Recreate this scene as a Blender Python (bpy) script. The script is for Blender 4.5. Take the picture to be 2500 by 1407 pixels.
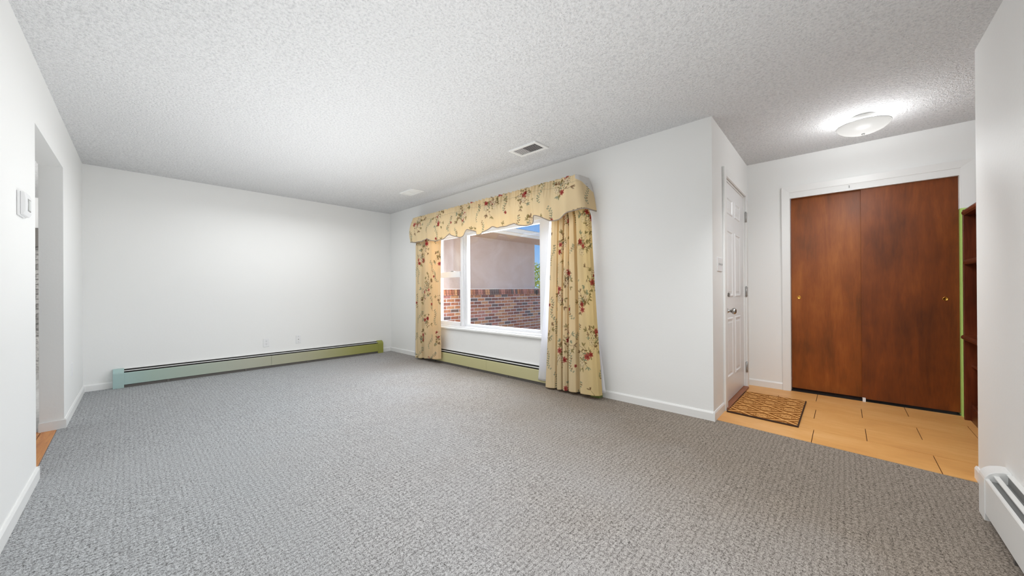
import bpy, bmesh, math, random
import numpy as np
from mathutils import Matrix, Vector

random.seed(7)
for o in list(bpy.data.objects):
    bpy.data.objects.remove(o, do_unlink=True)
SC = bpy.context.scene
COL = SC.collection

# ---------------------------------------------------------------- camera
F, PITCH, ROLL, CAMH = 869.582, 0.0016748, -0.0064028, 1.08765
YAW = math.radians(90 - 47.1)
cam_d = bpy.data.cameras.new('camera')
cam = bpy.data.objects.new('camera', cam_d)
COL.objects.link(cam)
cam_d.sensor_width = 36.0
cam_d.sensor_fit = 'HORIZONTAL'
cam_d.lens = F / 2500.0 * 36.0
cam_d.clip_start = 0.02
cam_d.clip_end = 500
fx = Vector((math.cos(YAW), math.sin(YAW), 0))
rx = Vector((math.sin(YAW), -math.cos(YAW), 0))
zz = Vector((0, 0, 1))
fw = fx * math.cos(PITCH) + zz * math.sin(PITCH)
up = -fx * math.sin(PITCH) + zz * math.cos(PITCH)
r2 = rx * math.cos(ROLL) + up * math.sin(ROLL)
u2 = -rx * math.sin(ROLL) + up * math.cos(ROLL)
M = Matrix.Identity(4)
for i in range(3):
    M[i][0], M[i][1], M[i][2] = r2[i], u2[i], -fw[i]
M[2][3] = CAMH
cam.matrix_world = M
SC.camera = cam

# ---------------------------------------------------------------- view
SC.view_settings.view_transform = 'Standard'
SC.view_settings.look = 'None'
SC.view_settings.gamma = 1.0
SC.view_settings.use_curve_mapping = False
SC.view_settings.exposure = 0.04

# ---------------------------------------------------------------- world: clear blue day
wd = bpy.data.worlds.new('world')
SC.world = wd
wd.use_nodes = True
nt = wd.node_tree
nt.nodes.clear()
tc = nt.nodes.new('ShaderNodeTexCoord')
sp = nt.nodes.new('ShaderNodeSeparateXYZ')
rp = nt.nodes.new('ShaderNodeValToRGB')
bg = nt.nodes.new('ShaderNodeBackground')
ow = nt.nodes.new('ShaderNodeOutputWorld')
nt.links.new(tc.outputs['Generated'], sp.inputs[0])
nt.links.new(sp.outputs['Z'], rp.inputs['Fac'])
nt.links.new(rp.outputs['Color'], bg.inputs['Color'])
nt.links.new(bg.outputs[0], ow.inputs[0])
rp.color_ramp.elements[0].position = 0.0
rp.color_ramp.elements[0].color = (0.42, 0.66, 0.95, 1)
rp.color_ramp.elements[1].position = 0.6
rp.color_ramp.elements[1].color = (0.10, 0.28, 0.70, 1)
e_ = rp.color_ramp.elements.new(0.16)
e_.color = (0.165, 0.41, 0.84, 1)
bg.inputs['Strength'].default_value = 1.0


def light(name, kind, loc, energy, color=(1, 1, 1), aim=None, size=None, sizey=None, radius=None, spread=None):
    d = bpy.data.lights.new(name, kind)
    o = bpy.data.objects.new(name, d)
    COL.objects.link(o)
    o.location = loc
    d.energy = energy
    d.color = color
    if aim is not None:
        o.rotation_euler = (Vector(aim) - Vector(loc)).to_track_quat('-Z', 'Y').to_euler()
    if size:
        d.shape = 'RECTANGLE'
        d.size = size
        d.size_y = sizey or size
    if radius is not None:
        d.shadow_soft_size = radius
    if spread is not None:
        d.spread = spread
    return o


sun = light('sun', 'SUN', (0, 8, 12), 3.2, (1.0, 0.93, 0.82), aim=(1.5, 0, 0))
sun.data.angle = 0.01
# daylight that falls in through the big front window
light('window_daylight', 'AREA', (3.95, 3.25, 1.75), 115, (0.93, 0.97, 1.0), aim=(1.4, 3.2, 0.75), size=2.8, sizey=1.5)
FL = (0.97, 0.985, 1.0)
# unseen fill lamps added to even out the room, standing in for flash
light('fill_up_far', 'AREA', (1.3, 3.3, 0.4), 28, FL, aim=(1.3, 3.3, 3), size=1.7, sizey=2.8, spread=2.4)
light('fill_up_near', 'AREA', (1.1, 0.8, 0.5), 7.5, FL, aim=(1.1, 0.8, 3), size=1.6, spread=2.0)
light('fill_down_far', 'AREA', (1.5, 3.7, 2.3), 32, FL, aim=(1.5, 3.6, 0), size=1.8, sizey=3.4)
light('fill_down_near', 'AREA', (1.3, 0.5, 2.3), 16.5, FL, aim=(1.5, 0.5, 0), size=1.4, spread=2.3)
light('camera_fill', 'AREA', (0.15, -0.2, 1.7), 4.5, FL, aim=(0.6, 5.0, 1.3), size=0.5, spread=1.7)  # unseen fill added to brighten the doorway jamb and back wall
light('fill_entry', 'AREA', (3.0, 0.1, 1.9), 6.5, FL, aim=(4.5, 0.0, 0.1), size=0.8, spread=1.9)  # unseen fill added to even the light on closet wall and tiles

# ---------------------------------------------------------------- plan
PL = dict(bl=(-0.334, 5.939), br=(3.185, 5.917), jut=(3.180, 0.763), dc=(4.696, 0.777), re=(3.280, -0.557))
H = 2.44


def lerp_tab(x, xs, ys):
    return float(np.interp(x, xs, ys))


def floorz(x, y):
    """the carpet's gentle unevenness"""
    left = lerp_tab(y, [-0.6, 2.8, 5.95], [-0.008, -0.0027, 0.0125])
    right = lerp_tab(y, [-0.557, 0.763, 5.92], [-0.0139, 0.0196, -0.0086])
    if x <= 3.2:
        t = min(1, max(0, (x + 0.36) / 3.56))
        return left + (right - left) * t
    t = min(1, (x - 3.2) / 1.5)
    return right + (0.0022 - right) * t


class Wall:
    """a vertical wall plane: s along it, z above its own foot, o out of it into the room"""
    def __init__(s, a, b, tab, flip=False):
        s.a = Vector(a)
        d = Vector(b) - s.a
        s.L = d.length
        s.d = d / s.L
        s.n = Vector((s.d.y, -s.d.x))
        if flip:
            s.n = -s.n
        s.tab = tab

    def dz(s, t):
        return lerp_tab(t, [k[0] for k in s.tab], [k[1] for k in s.tab])

    def pt(s, t, z, o=0.0):
        p = s.a + s.d * t + s.n * o
        return Vector((p.x, p.y, z + s.dz(t)))


WB = Wall(PL['bl'], PL['br'], [(0, .0125), (3.519, -.0086)])
WW = Wall(PL['br'], PL['jut'], [(0, -.0086), (5.154, .0196)])
WD = Wall(PL['jut'], PL['dc'], [(0, .0196), (1.516, .0022)])
WC = Wall(PL['dc'], (4.71, -0.799), [(0, .0022), (3, .0023)])
WR = Wall(PL['re'], (2.798, -0.558), [(0, -.0139), (3.7, -.008)])
WL = Wall(PL['bl'], (-0.375, 2.819), [(0, .0125), (3.12, -.0027), (6.5, -.008)], flip=True)

# ---------------------------------------------------------------- materials


def lin(c):
    if isinstance(c, str):
        c = tuple(int(c[i:i + 2], 16) / 255 for i in (0, 2, 4))
    return tuple((v / 12.92) if v <= 0.04045 else ((v + 0.055) / 1.055) ** 2.4 for v in c)


def mat(name, col, rough=0.6, metal=0.0, spec=0.5, emit=None, estr=0.0):
    m = bpy.data.materials.new(name)
    m.use_nodes = True
    b = m.node_tree.nodes['Principled BSDF']
    b.inputs['Base Color'].default_value = (*lin(col), 1)
    b.inputs['Roughness'].default_value = rough
    b.inputs['Metallic'].default_value = metal
    b.inputs['Specular IOR Level'].default_value = spec
    if emit:
        b.inputs['Emission Color'].default_value = (*lin(emit), 1)
        b.inputs['Emission Strength'].default_value = estr
    return m


class G:
    """small node-graph helper"""
    def __init__(s, m):
        s.t = m.node_tree
        s.b = s.t.nodes['Principled BSDF']
        s.out = s.t.nodes['Material Output']

    def n(s, kind, **kw):
        o = s.t.nodes.new(kind)
        for k, v in kw.items():
            if k in o.inputs:
                o.inputs[k].default_value = v
            else:
                setattr(o, k, v)
        return o

    def l(s, a, b):
        s.t.links.new(a, b)

    def coord(s, scale=(1, 1, 1), rot=(0, 0, 0), kind='Object'):
        c = s.n('ShaderNodeTexCoord')
        m = s.n('ShaderNodeMapping')
        m.inputs['Scale'].default_value = scale
        m.inputs['Rotation'].default_value = rot
        s.l(c.outputs[kind], m.inputs['Vector'])
        return m.outputs['Vector']

    def noise(s, vec, scale, detail=2, rough=0.5, dist=0.0):
        k = s.n('ShaderNodeTexNoise')
        k.inputs['Scale'].default_value = scale
        k.inputs['Detail'].default_value = detail
        k.inputs['Roughness'].default_value = rough
        k.inputs['Distortion'].default_value = dist
        if vec is not None:
            s.l(vec, k.inputs['Vector'])
        return k.outputs['Fac']

    def ramp(s, fac, stops):
        r = s.n('ShaderNodeValToRGB')
        e = r.color_ramp.elements
        while len(e) < len(stops):
            e.new(0.5)
        for q, (p, c) in zip(e, stops):
            q.position = p
            q.color = (*lin(c), 1)
        s.l(fac, r.inputs['Fac'])
        return r.outputs['Color']

    def math(s, op, a, b=None, clamp=False):
        k = s.n('ShaderNodeMath', operation=op, use_clamp=clamp)
        for i, v in enumerate((a, b)):
            if v is None:
                continue
            if isinstance(v, (int, float)):
                k.inputs[i].default_value = v
            else:
                s.l(v, k.inputs[i])
        return k.outputs[0]

    def mix(s, fac, a, b, mode='MIX'):
        k = s.n('ShaderNodeMix', data_type='RGBA', blend_type=mode)
        if isinstance(fac, (int, float)):
            k.inputs['Factor'].default_value = fac
        else:
            s.l(fac, k.inputs['Factor'])
        for i, v in ((6, a), (7, b)):
            if isinstance(v, tuple) or isinstance(v, str):
                k.inputs[i].default_value = (*lin(v), 1)
            else:
                s.l(v, k.inputs[i])
        return k.outputs[2]

    def bump(s, h, strength, dist):
        k = s.n('ShaderNodeBump')
        k.inputs['Strength'].default_value = strength
        k.inputs['Distance'].default_value = dist
        s.l(h, k.inputs['Height'])
        s.l(k.outputs['Normal'], s.b.inputs['Normal'])

    def base(s, c):
        s.l(c, s.b.inputs['Base Color'])


def m_wall(name, col='e9e9e7'):
    m = mat(name, col, 0.55, spec=0.3)
    g = G(m)
    h = g.noise(g.coord(), 55, 3, 0.55)
    g.bump(h, 0.12, 0.004)
    return m


def m_ceiling():
    m = mat('popcorn_ceiling_paint', 'cfcfd0', 0.9, spec=0.1)
    g = G(m)
    v = g.coord()
    a = g.noise(v, 70, 3, 0.6)
    b = g.noise(v, 160, 2, 0.5)
    hh = g.math('ADD', a, g.math('MULTIPLY', b, 0.5))
    g.base(g.ramp(a, [(0.3, 'cfcfd0'), (0.5, 'e2e2e2'), (0.75, 'ebebeb')]))
    g.bump(hh, 0.75, 0.02)
    return m


def m_carpet():
    m = mat('loop_carpet', 'a0a0a0', 0.95, spec=0.05)
    g = G(m)
    v = g.coord()
    sx = g.n('ShaderNodeSeparateXYZ')
    g.l(v, sx.inputs[0])
    w = g.noise(v, 30, 2)
    j = g.math('MULTIPLY', g.math('SUBTRACT', w, 0.5), 0.032)
    k = math.pi / 0.024
    s1 = g.math('ABSOLUTE', g.math('SINE', g.math('MULTIPLY', g.math('ADD', sx.outputs['X'], j), k)))
    s2 = g.math('ABSOLUTE', g.math('SINE', g.math('MULTIPLY', g.math('ADD', sx.outputs['Y'], j), k)))
    rows = g.math('MULTIPLY', g.math('POWER', s2, 0.5), g.math('POWER', s1, 0.3))
    fine = g.noise(v, 230, 2, 0.75)
    mid = g.noise(v, 95, 2, 0.6)
    h = g.math('MULTIPLY', rows, 0.17)
    h = g.math('ADD', h, g.math('MULTIPLY', fine, 1.35))
    h = g.math('ADD', h, g.math('MULTIPLY', mid, 0.55))
    hn = g.math('SUBTRACT', h, 0.52)
    c = g.ramp(hn, [(0.18, '403f3d'), (0.38, '858381'), (0.58, 'b5b4b3'), (0.82, 'd6d5d4')])
    # cool daylight and warm lamplight painted into the pile, taupe towards the entry
    light_cast = g.math('SUBTRACT', g.math('MULTIPLY', sx.outputs['X'], 0.30), g.math('MULTIPLY', sx.outputs['Y'], 0.11), )
    light_cast = g.math('ADD', light_cast, g.math('MULTIPLY', g.noise(v, 1.6, 2), 0.35))
    tone = g.ramp(light_cast, [(0.0, 'f3f7fa'), (0.35, 'f5f4f4'), (0.85, 'd8cbbd')])
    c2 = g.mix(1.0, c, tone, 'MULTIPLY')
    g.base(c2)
    g.bump(h, 0.35, 0.008)
    return m


def m_wood(name, dark, midc, light_, grain=(14, 14, 0.9), rough=0.35, spec=0.5, blotch=True):
    m = mat(name, midc, rough, spec=spec)
    g = G(m)
    v = g.coord(scale=grain)
    a = g.noise(v, 1.6, 5, 0.6, 0.6)
    f = g.noise(g.coord(scale=tuple(x * 7 for x in grain)), 1.8, 3, 0.6)
    t = g.math('ADD', g.math('MULTIPLY', a, 0.75), g.math('MULTIPLY', f, 0.25))
    if blotch:
        b = g.noise(g.coord(scale=(3, 3, 1.6)), 1.0, 3, 0.55)
        t = g.math('ADD', g.math('MULTIPLY', t, 0.5), g.math('MULTIPLY', b, 0.5))
    g.base(g.ramp(t, [(0.33, dark), (0.5, midc), (0.68, light_)]))
    g.bump(f, 0.08, 0.002)
    return m


def m_stucco():
    m = mat('tan_stucco', 'b6a097', 0.9, spec=0.1)
    g = G(m)
    v = g.coord()
    a = g.noise(v, 2.2, 4, 0.6, 0.8)
    f = g.noise(v, 60, 3, 0.6)
    g.base(g.ramp(a, [(0.3, 'cdb3a4'), (0.55, 'd6c0b5'), (0.75, 'e0cfc6')]))
    g.bump(f, 0.35, 0.006)
    return m


def m_brick(i, c):
    m = mat('brick_' + str(i), c, 0.9, spec=0.1)
    g = G(m)
    a = g.noise(g.coord(kind='Object'), 40, 3, 0.6)
    dark = tuple(v * 0.8 for v in tuple(int(c[k:k + 2], 16) / 255 for k in (0, 2, 4)))
    lite = tuple(min(1, v * 1.15) for v in tuple(int(c[k:k + 2], 16) / 255 for k in (0, 2, 4)))
    g.base(g.ramp(a, [(0.35, dark), (0.65, lite)]))
    g.bump(a, 0.3, 0.004)
    return m


def m_glass():
    m = bpy.data.materials.new('window_glass')
    m.use_nodes = True
    t = m.node_tree
    t.nodes.clear()
    o = t.nodes.new('ShaderNodeOutputMaterial')
    mx = t.nodes.new('ShaderNodeMixShader')
    tr = t.nodes.new('ShaderNodeBsdfTransparent')
    gl = t.nodes.new('ShaderNodeBsdfGlossy')
    gl.inputs['Roughness'].default_value = 0.02
    tr.inputs['Color'].default_value = (0.96, 0.97, 0.98, 1)
    mx.inputs[0].default_value = 0.05
    t.links.new(tr.outputs[0], mx.inputs[1])
    t.links.new(gl.outputs[0], mx.inputs[2])
    t.links.new(mx.outputs[0], o.inputs[0])
    return m


def m_cloth(name, attr=None, col='ffffff', trans=0.35, clear=0.0):
    m = mat(name, col, 0.85, spec=0.1)
    g = G(m)
    tl = g.n('ShaderNodeBsdfTranslucent')
    tl.inputs['Color'].default_value = (*lin(col), 1)
    if attr:
        a = g.n('ShaderNodeVertexColor', layer_name=attr)
        g.base(a.outputs['Color'])
        g.l(g.mix(1.0, a.outputs['Color'], (1.0, 0.95, 0.88), 'MULTIPLY'), tl.inputs['Color'])
        f = g.noise(g.coord(), 900, 1)
        g.bump(f, 0.15, 0.001)
    mx = g.n('ShaderNodeMixShader')
    mx.inputs[0].default_value = trans
    g.l(g.b.outputs[0], mx.inputs[1])
    g.l(tl.outputs[0], mx.inputs[2])
    last = mx
    if clear:
        tr = g.n('ShaderNodeBsdfTransparent')
        m2 = g.n('ShaderNodeMixShader')
        m2.inputs[0].default_value = clear
        g.l(mx.outputs[0], m2.inputs[1])
        g.l(tr.outputs[0], m2.inputs[2])
        last = m2
    g.l(last.outputs[0], g.out.inputs[0])
    return m


def m_attr(name, attr, rough=0.9):
    m = mat(name, 'ffffff', rough, spec=0.1)
    g = G(m)
    a = g.n('ShaderNodeVertexColor', layer_name=attr)
    g.base(a.outputs['Color'])
    return m


def m_gradient(name, axis, stops, lo, hi, rough=0.45):
    """paint whose hue changes along the length of the thing"""
    m = mat(name, 'ffffff', rough)
    g = G(m)
    sx = g.n('ShaderNodeSeparateXYZ')
    g.l(g.coord(), sx.inputs[0])
    mr = g.n('ShaderNodeMapRange')
    mr.inputs['From Min'].default_value = lo
    mr.inputs['From Max'].default_value = hi
    g.l(sx.outputs[axis], mr.inputs['Value'])
    g.base(g.ramp(mr.outputs[0], stops))
    return m


MT = dict(
    wall=m_wall('white_wall_paint', 'f1f1ef'),
    ceil=m_ceiling(),
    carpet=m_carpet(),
    trim=mat('white_trim_paint', 'eeeeec', 0.35),
    trim2=mat('white_door_paint', 'ececec', 0.28),
    vinyl=mat('white_vinyl', 'f4f4f6', 0.3),
    plastic=mat('white_plastic', 'ededed', 0.35),
    white_metal=mat('white_enamel', 'ececea', 0.35),
    grey=mat('grey_plastic', '9a9a98', 0.5),
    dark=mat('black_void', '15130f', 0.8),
    slot=mat('dark_slot', '2a2824', 0.7),
    slotgrey=mat('grey_slot', '8d8d8b', 0.6),
    fin=mat('grey_heating_fins', '6a6661', 0.6),
    nickel=mat('brushed_nickel', 'b5b4b2', 0.25, 1.0),
    hinge=mat('satin_hinge', 'b4b4b2', 0.4, 0.6),
    brass=mat('brass', 'e0a850', 0.25, 1.0),
    glass=m_glass(),
    cloth=m_cloth('floral_cotton', 'print', trans=0.34),
    piping=mat('grey_brown_piping', '9a8d80', 0.8),
    sheer=m_cloth('white_voile', None, 'fbfbff', 0.5, 0.22),
    mat_=m_attr('doormat_pile', 'print'),
    rubber=mat('dark_brown_binding', '3a2313', 0.8),
    mahogany=m_wood('mahogany_veneer', '66360f', '914c18', 'b2682a', (7, 7, 0.9), 0.42, 0.35),
    mahogany2=m_wood('dark_mahogany_veneer', '52290d', '7b3d13', '9b541e', (6, 6, 0.9), 0.45, 0.35),
    walnut=m_wood('walnut_stain', '2e130a', '5a2612', '7e3c20', (22, 22, 1.3), 0.3),
    tile=m_wood('honey_wood_look_tile', 'd69a5c', 'e2a864', 'ecb878', (2.2, 0.7, 1), 0.42, 0.4, blotch=False),
    grout=mat('brown_grout', '5a3518', 0.9),
    thresh=m_wood('red_oak_threshold', '7a3f1c', '95532a', 'ab6636', (0.8, 20, 20), 0.4),
    plank=m_wood('honey_parquet', '9c5a26', 'c07a3a', 'd8964e', (3, 26, 1), 0.35, blotch=False),
    plank2=m_wood('honey_parquet_border', 'b06a30', 'c8823f', 'd8964e', (26, 2, 1), 0.35, blotch=False),
    hallfloor=m_wood('grey_plank_floor', '9a9a98', 'b2b2b0', 'c4c4c2', (14, 1, 1), 0.4, blotch=False),
    lime=mat('lime_green_paint', 'bfe07c', 0.5),
    bowl=mat('opal_glass', '6c6c6b', 0.3, spec=0.2, emit='fffdf8', estr=0.62),
    stucco=m_stucco(),
    mortar=mat('grey_mortar', 'e6e2de', 0.95),
    fascia=mat('white_fascia', 'f4ece2', 0.6),
    soffit=mat('beige_soffit', 'c9a992', 0.8),
    roof=mat('brown_roof_shingle', '6b5a50', 0.9),
    soil=mat('dry_ground', 'c8b9a2', 0.95),
    leaf=m_cloth('yellow_green_leaf', None, 'cfcf4a', 0.5),
    leaf2=m_cloth('green_leaf', None, '8fa53c', 0.5),
    bark=mat('grey_bark', '6e6054', 0.9),
    iron=mat('black_iron', '22201f', 0.6),
    greybrick=[m_brick(10 + i, c) for i, c in enumerate(('8e8c89', '9c9a97', 'a7a5a2'))],
    bricks=[m_brick(i, c) for i, c in enumerate(('b06e54', 'ba7a56', '9a5c49', '875349', 'c48c66', '6e5855', 'b8796a'))],
)

# ---------------------------------------------------------------- building helpers


def obj(name, bm, m, parent=None, smooth=False):
    me = bpy.data.meshes.new(name)
    bmesh.ops.recalc_face_normals(bm, faces=bm.faces)
    bm.to_mesh(me)
    bm.free()
    me.materials.append(m)
    if smooth:
        me.polygons.foreach_set('use_smooth', [True] * len(me.polygons))
    return link(name, me, parent)


def link(name, me, parent=None):
    o = bpy.data.objects.new(name, me)
    COL.objects.link(o)
    if parent is not None:
        o.parent = parent
        if parent.type == 'EMPTY':
            o.location = -parent.location
    return o


def thing(name, label, cat, loc, group=None):
    o = bpy.data.objects.new(name, None)
    COL.objects.link(o)
    o.location = loc
    o.empty_display_size = 0.1
    return tag(o, label, cat, group)


def tag(o, label, cat, group=None):
    o['label'] = label
    o['category'] = cat
    if group:
        o['group'] = group
    return o


def struct(name, bm, m, label=None, smooth=False):
    o = obj(name, bm, m, None, smooth)
    o['kind'] = 'structure'
    if label:
        o['label'] = label
    return o


def bevel(o, w, seg=2):
    b = o.modifiers.new('edge', 'BEVEL')
    b.width = w
    b.segments = seg
    b.limit_method = 'ANGLE'
    b.angle_limit = 0.6
    return o


HEX = [(0, 3, 2, 1), (4, 5, 6, 7), (0, 1, 5, 4), (1, 2, 6, 5), (2, 3, 7, 6), (3, 0, 4, 7)]


def hexa(bm, pts):
    v = [bm.verts.new(p) for p in pts]
    for f in HEX:
        bm.faces.new([v[i] for i in f])


def wbox(bm, W, s0, s1, z0, z1, o0, o1):
    hexa(bm, [W.pt(s0, z0, o0), W.pt(s1, z0, o0), W.pt(s1, z0, o1), W.pt(s0, z0, o1),
              W.pt(s0, z1, o0), W.pt(s1, z1, o0), W.pt(s1, z1, o1), W.pt(s0, z1, o1)])
    return bm


def box(bm, x0, x1, y0, y1, z0, z1):
    hexa(bm, [Vector(p) for p in ((x0, y0, z0), (x1, y0, z0), (x1, y1, z0), (x0, y1, z0),
                                  (x0, y0, z1), (x1, y0, z1), (x1, y1, z1), (x0, y1, z1))])
    return bm


def B():
    return bmesh.new()


def wprism(bm, W, prof, s0, s1):
    """profile [(off, z)] swept along the wall"""
    a = [bm.verts.new(W.pt(s0, z, o)) for o, z in prof]
    b = [bm.verts.new(W.pt(s1, z, o)) for o, z in prof]
    n = len(prof)
    for i in range(n):
        j = (i + 1) % n
        bm.faces.new((a[i], a[j], b[j], b[i]))
    bm.faces.new(a)
    bm.faces.new(b[::-1])
    return bm


def lathe(bm, prof, M4, n=32):
    """profile [(r, h)] spun about local z"""
    rings = []
    for r, h in prof:
        if r < 1e-6:
            rings.append([bm.verts.new(M4 @ Vector((0, 0, h)))])
        else:
            rings.append([bm.verts.new(M4 @ Vector((r * math.cos(2 * math.pi * k / n), r * math.sin(2 * math.pi * k / n), h))) for k in range(n)])
    for a, b in zip(rings, rings[1:]):
        for k in range(n):
            k2 = (k + 1) % n
            if len(a) == 1 and len(b) == 1:
                continue
            if len(a) == 1:
                bm.faces.new((a[0], b[k2], b[k]))
            elif len(b) == 1:
                bm.faces.new((a[k], a[k2], b[0]))
            else:
                bm.faces.new((a[k], a[k2], b[k2], b[k]))
    return bm


def tube(bm, pts, r, n=6):
    rings = []
    for i, p in enumerate(pts):
        t = (pts[min(i + 1, len(pts) - 1)] - pts[max(i - 1, 0)]).normalized()
        a = t.cross(Vector((0.3, 0.2, 0.93))).normalized()
        b = t.cross(a)
        rings.append([bm.verts.new(p + (a * math.cos(2 * math.pi * k / n) + b * math.sin(2 * math.pi * k / n)) * r) for k in range(n)])
    for a, b in zip(rings, rings[1:]):
        for k in range(n):
            bm.faces.new((a[k], a[(k + 1) % n], b[(k + 1) % n], b[k]))
    bm.faces.new(rings[0])
    bm.faces.new(rings[-1][::-1])
    return bm


def axis_to(W, t, z, o):
    """matrix whose local z points out of the wall"""
    n = Vector((W.n.x, W.n.y, 0))
    d = Vector((W.d.x, W.d.y, 0))
    u = n.cross(d)
    m = Matrix.Identity(4)
    p = W.pt(t, z, o)
    for i in range(3):
        m[i][0], m[i][1], m[i][2], m[i][3] = d[i], u[i], n[i], p[i]
    return m


def wall_panel(bm, W, s0, s1, holes=(), thick=0.12, z0=-0.05, z1=H + 0.03):
    ss = sorted({s0, s1, *[h[0] for h in holes], *[h[1] for h in holes]})
    zs = sorted({z0, z1, *[h[2] for h in holes], *[h[3] for h in holes]})
    for a, b in zip(ss, ss[1:]):
        for c, d in zip(zs, zs[1:]):
            if any(h[0] <= a and b <= h[1] and h[2] <= c and d <= h[3] for h in holes):
                continue
            wbox(bm, W, a, b, c, d, -thick, 0)
    return bm


# ================================================================ the room shell
DOOR_L = (1.405, 2.519)      # cased opening in the left wall
WIN = (1.36, 4.02, 0.53, 1.93)
DOOR_F = (0.43, 1.345)
CLO = (0.37, 1.497)

struct('wall_back', wall_panel(B(), WB, -0.12, 3.65), MT['wall'])
struct('wall_left', wall_panel(B(), WL, -2.7, 6.62, [(DOOR_L[0], DOOR_L[1], -0.05, 2.065)]), MT['wall'])
struct('wall_front', wall_panel(B(), WW, -0.0, 5.152, [WIN], 0.14), MT['wall'])
struct('wall_entry', wall_panel(B(), WD, 0.0, 1.62, [(DOOR_F[0] - .0, DOOR_F[1] + .0, -0.05, 2.065)], 0.14), MT['wall'])
struct('wall_closet', wall_panel(B(), WC, -0.14, 1.83, [(CLO[0], CLO[1], -0.05, 2.075)], 0.13), MT['wall'])
struct('wall_right', wall_panel(B(), WR, 0.0, 3.82, (), 0.13), MT['wall'])
b_ = B()
box(b_, 3.15, 4.82, -1.16, -1.045, -0.05, H + 0.03)
box(b_, 3.15, 3.28, -1.045, -0.687, -0.05, H + 0.03)
struct('wall_foyer', b_, MT['wall'])
b_ = B()
box(b_, 5.32, 5.40, -0.95, 0.9, -0.05, H + 0.03)
box(b_, 4.82, 5.32, 0.78, 0.9, -0.05, H + 0.03)
box(b_, 4.82, 5.32, -0.95, -0.85, -0.05, H + 0.03)
struct('wall_closet_inner', b_, MT['wall'])


def surf(x0, x1, y0, y1, nx, ny, dz, flip=False):
    bm = B()
    g = [[bm.verts.new((x0 + (x1 - x0) * i / nx, y0 + (y1 - y0) * j / ny, floorz(x0 + (x1 - x0) * i / nx, y0 + (y1 - y0) * j / ny) + dz)) for j in range(ny + 1)] for i in range(nx + 1)]
    for i in range(nx):
        for j in range(ny):
            f = (g[i][j], g[i + 1][j], g[i + 1][j + 1], g[i][j + 1])
            bm.faces.new(f[::-1] if flip else f)
    return bm


def plain(name, bm, m, label=None):
    me = bpy.data.meshes.new(name)
    bm.to_mesh(me)
    bm.free()
    me.materials.append(m)
    o = link(name, me)
    o['kind'] = 'structure'
    if label:
        o['label'] = label
    return o


carpet = surf(-0.385, 3.222, -0.6, 5.95, 36, 66, 0.0)
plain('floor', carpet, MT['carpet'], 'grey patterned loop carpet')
plain('ceiling', surf(-0.45, 4.80, -1.10, 6.0, 52, 70, H, True), MT['ceil'], 'white popcorn textured ceiling')

# foyer floor: wood-look tiles laid in staggered rows, each its own piece
ff = plain('floor_foyer', surf(3.222, 5.4, -1.1, 0.80, 6, 6, -0.006), MT['grout'], 'honey coloured tile floor of the entry')
ROWS = [(3.2285, 3.530, -0.42), (3.533, 3.828, -0.118), (3.831, 4.122, -0.407), (4.125, 4.420, -0.112), (4.423, 4.735, -0.395)]
for x0, x1, j0 in ROWS:
    y = j0 - 2 * 0.588
    while y < 0.79:
        a, c = max(y, -1.04), min(y + 0.588, 0.772 if x0 < 4.6 else 0.772)
        if c - a > 0.03:
            bm = B()
            g = 0.0022
            p = [(x0, a + g), (x1 - .0, a + g), (x1, c - g), (x0, c - g)]
            top = [bm.verts.new((q[0], q[1], floorz(*q))) for q in p]
            bot = [bm.verts.new((q[0], q[1], floorz(*q) - 0.008)) for q in p]
            bm.faces.new(top)
            for i in range(4):
                bm.faces.new((top[i], bot[i], bot[(i + 1) % 4], top[(i + 1) % 4]))
            t_ = obj('floor_tile', bm, MT['tile'], ff)
        y += 0.588

# doorway floor in the left wall: parquet strips with a border board
dw = plain('floor_doorway', surf(-0.60, -0.385, 3.36, 4.60, 2, 4, -0.006), MT['grout'], 'orange parquet at the doorway to the next room')
b_ = box(B(), -0.462, -0.388, 3.40, 4.57, -0.01, 0.004)
obj('border_board', b_, MT['plank2'], dw)
y = 3.40
while y < 4.55:
    obj('plank', box(B(), -0.60, -0.466, y, min(4.568, y + 0.055), -0.01, 0.003), MT['plank'], dw)
    y += 0.058

# next room seen through the opening
b_ = box(B(), -4.2, -0.60, 2.2, 8.5, -0.06, -0.010)
box(b_, -0.60, -0.40, 4.572, 8.5, -0.06, -0.010)
box(b_, -0.60, -0.40, 2.2, 3.395, -0.06, -0.010)
hf = struct('floor_hall', b_, MT['slotgrey'], 'grey plank floor of the next room')
y = 2.2
while y < 8.4:
    for x0, x1 in ((-4.2, -2.6), (-2.596, -1.3), (-1.296, -0.604 if 3.30 < y < 4.57 else -0.44)):
        obj('plank', box(B(), x0, x1, y, y + 0.122, -0.010, 0.0), MT['hallfloor'], hf)
    y += 0.125
struct('ceiling_hall', box(B(), -4.2, -0.45, 2.2, 8.6, H, H + 0.04), MT['ceil'])
b_ = B()
box(b_, -4.3, -0.46, 8.5, 8.62, -0.05, H)
box(b_, -4.32, -4.2, 2.2, 8.5, -0.05, H)
box(b_, -4.3, -0.5, 2.08, 2.2, -0.05, H)
struct('wall_hall', b_, MT['wall'])
light('hall_fill', 'AREA', (-2.2, 5.2, 2.0), 90, (1, 1, 1), aim=(-1.6, 8.0, 1.6), size=1.6)  # unseen fill lamp added to brighten the next room

# ---------------------------------------------------------------- baseboards


def skirting(name, W, spans, h=0.072, t=0.012):
    bm = B()
    for a, c in spans:
        wprism(bm, W, [(0, -0.02), (t, -0.02), (t, h - 0.012), (t * 0.5, h), (0, h)], a, c)
    return struct(name, bm, MT['trim'])


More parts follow.
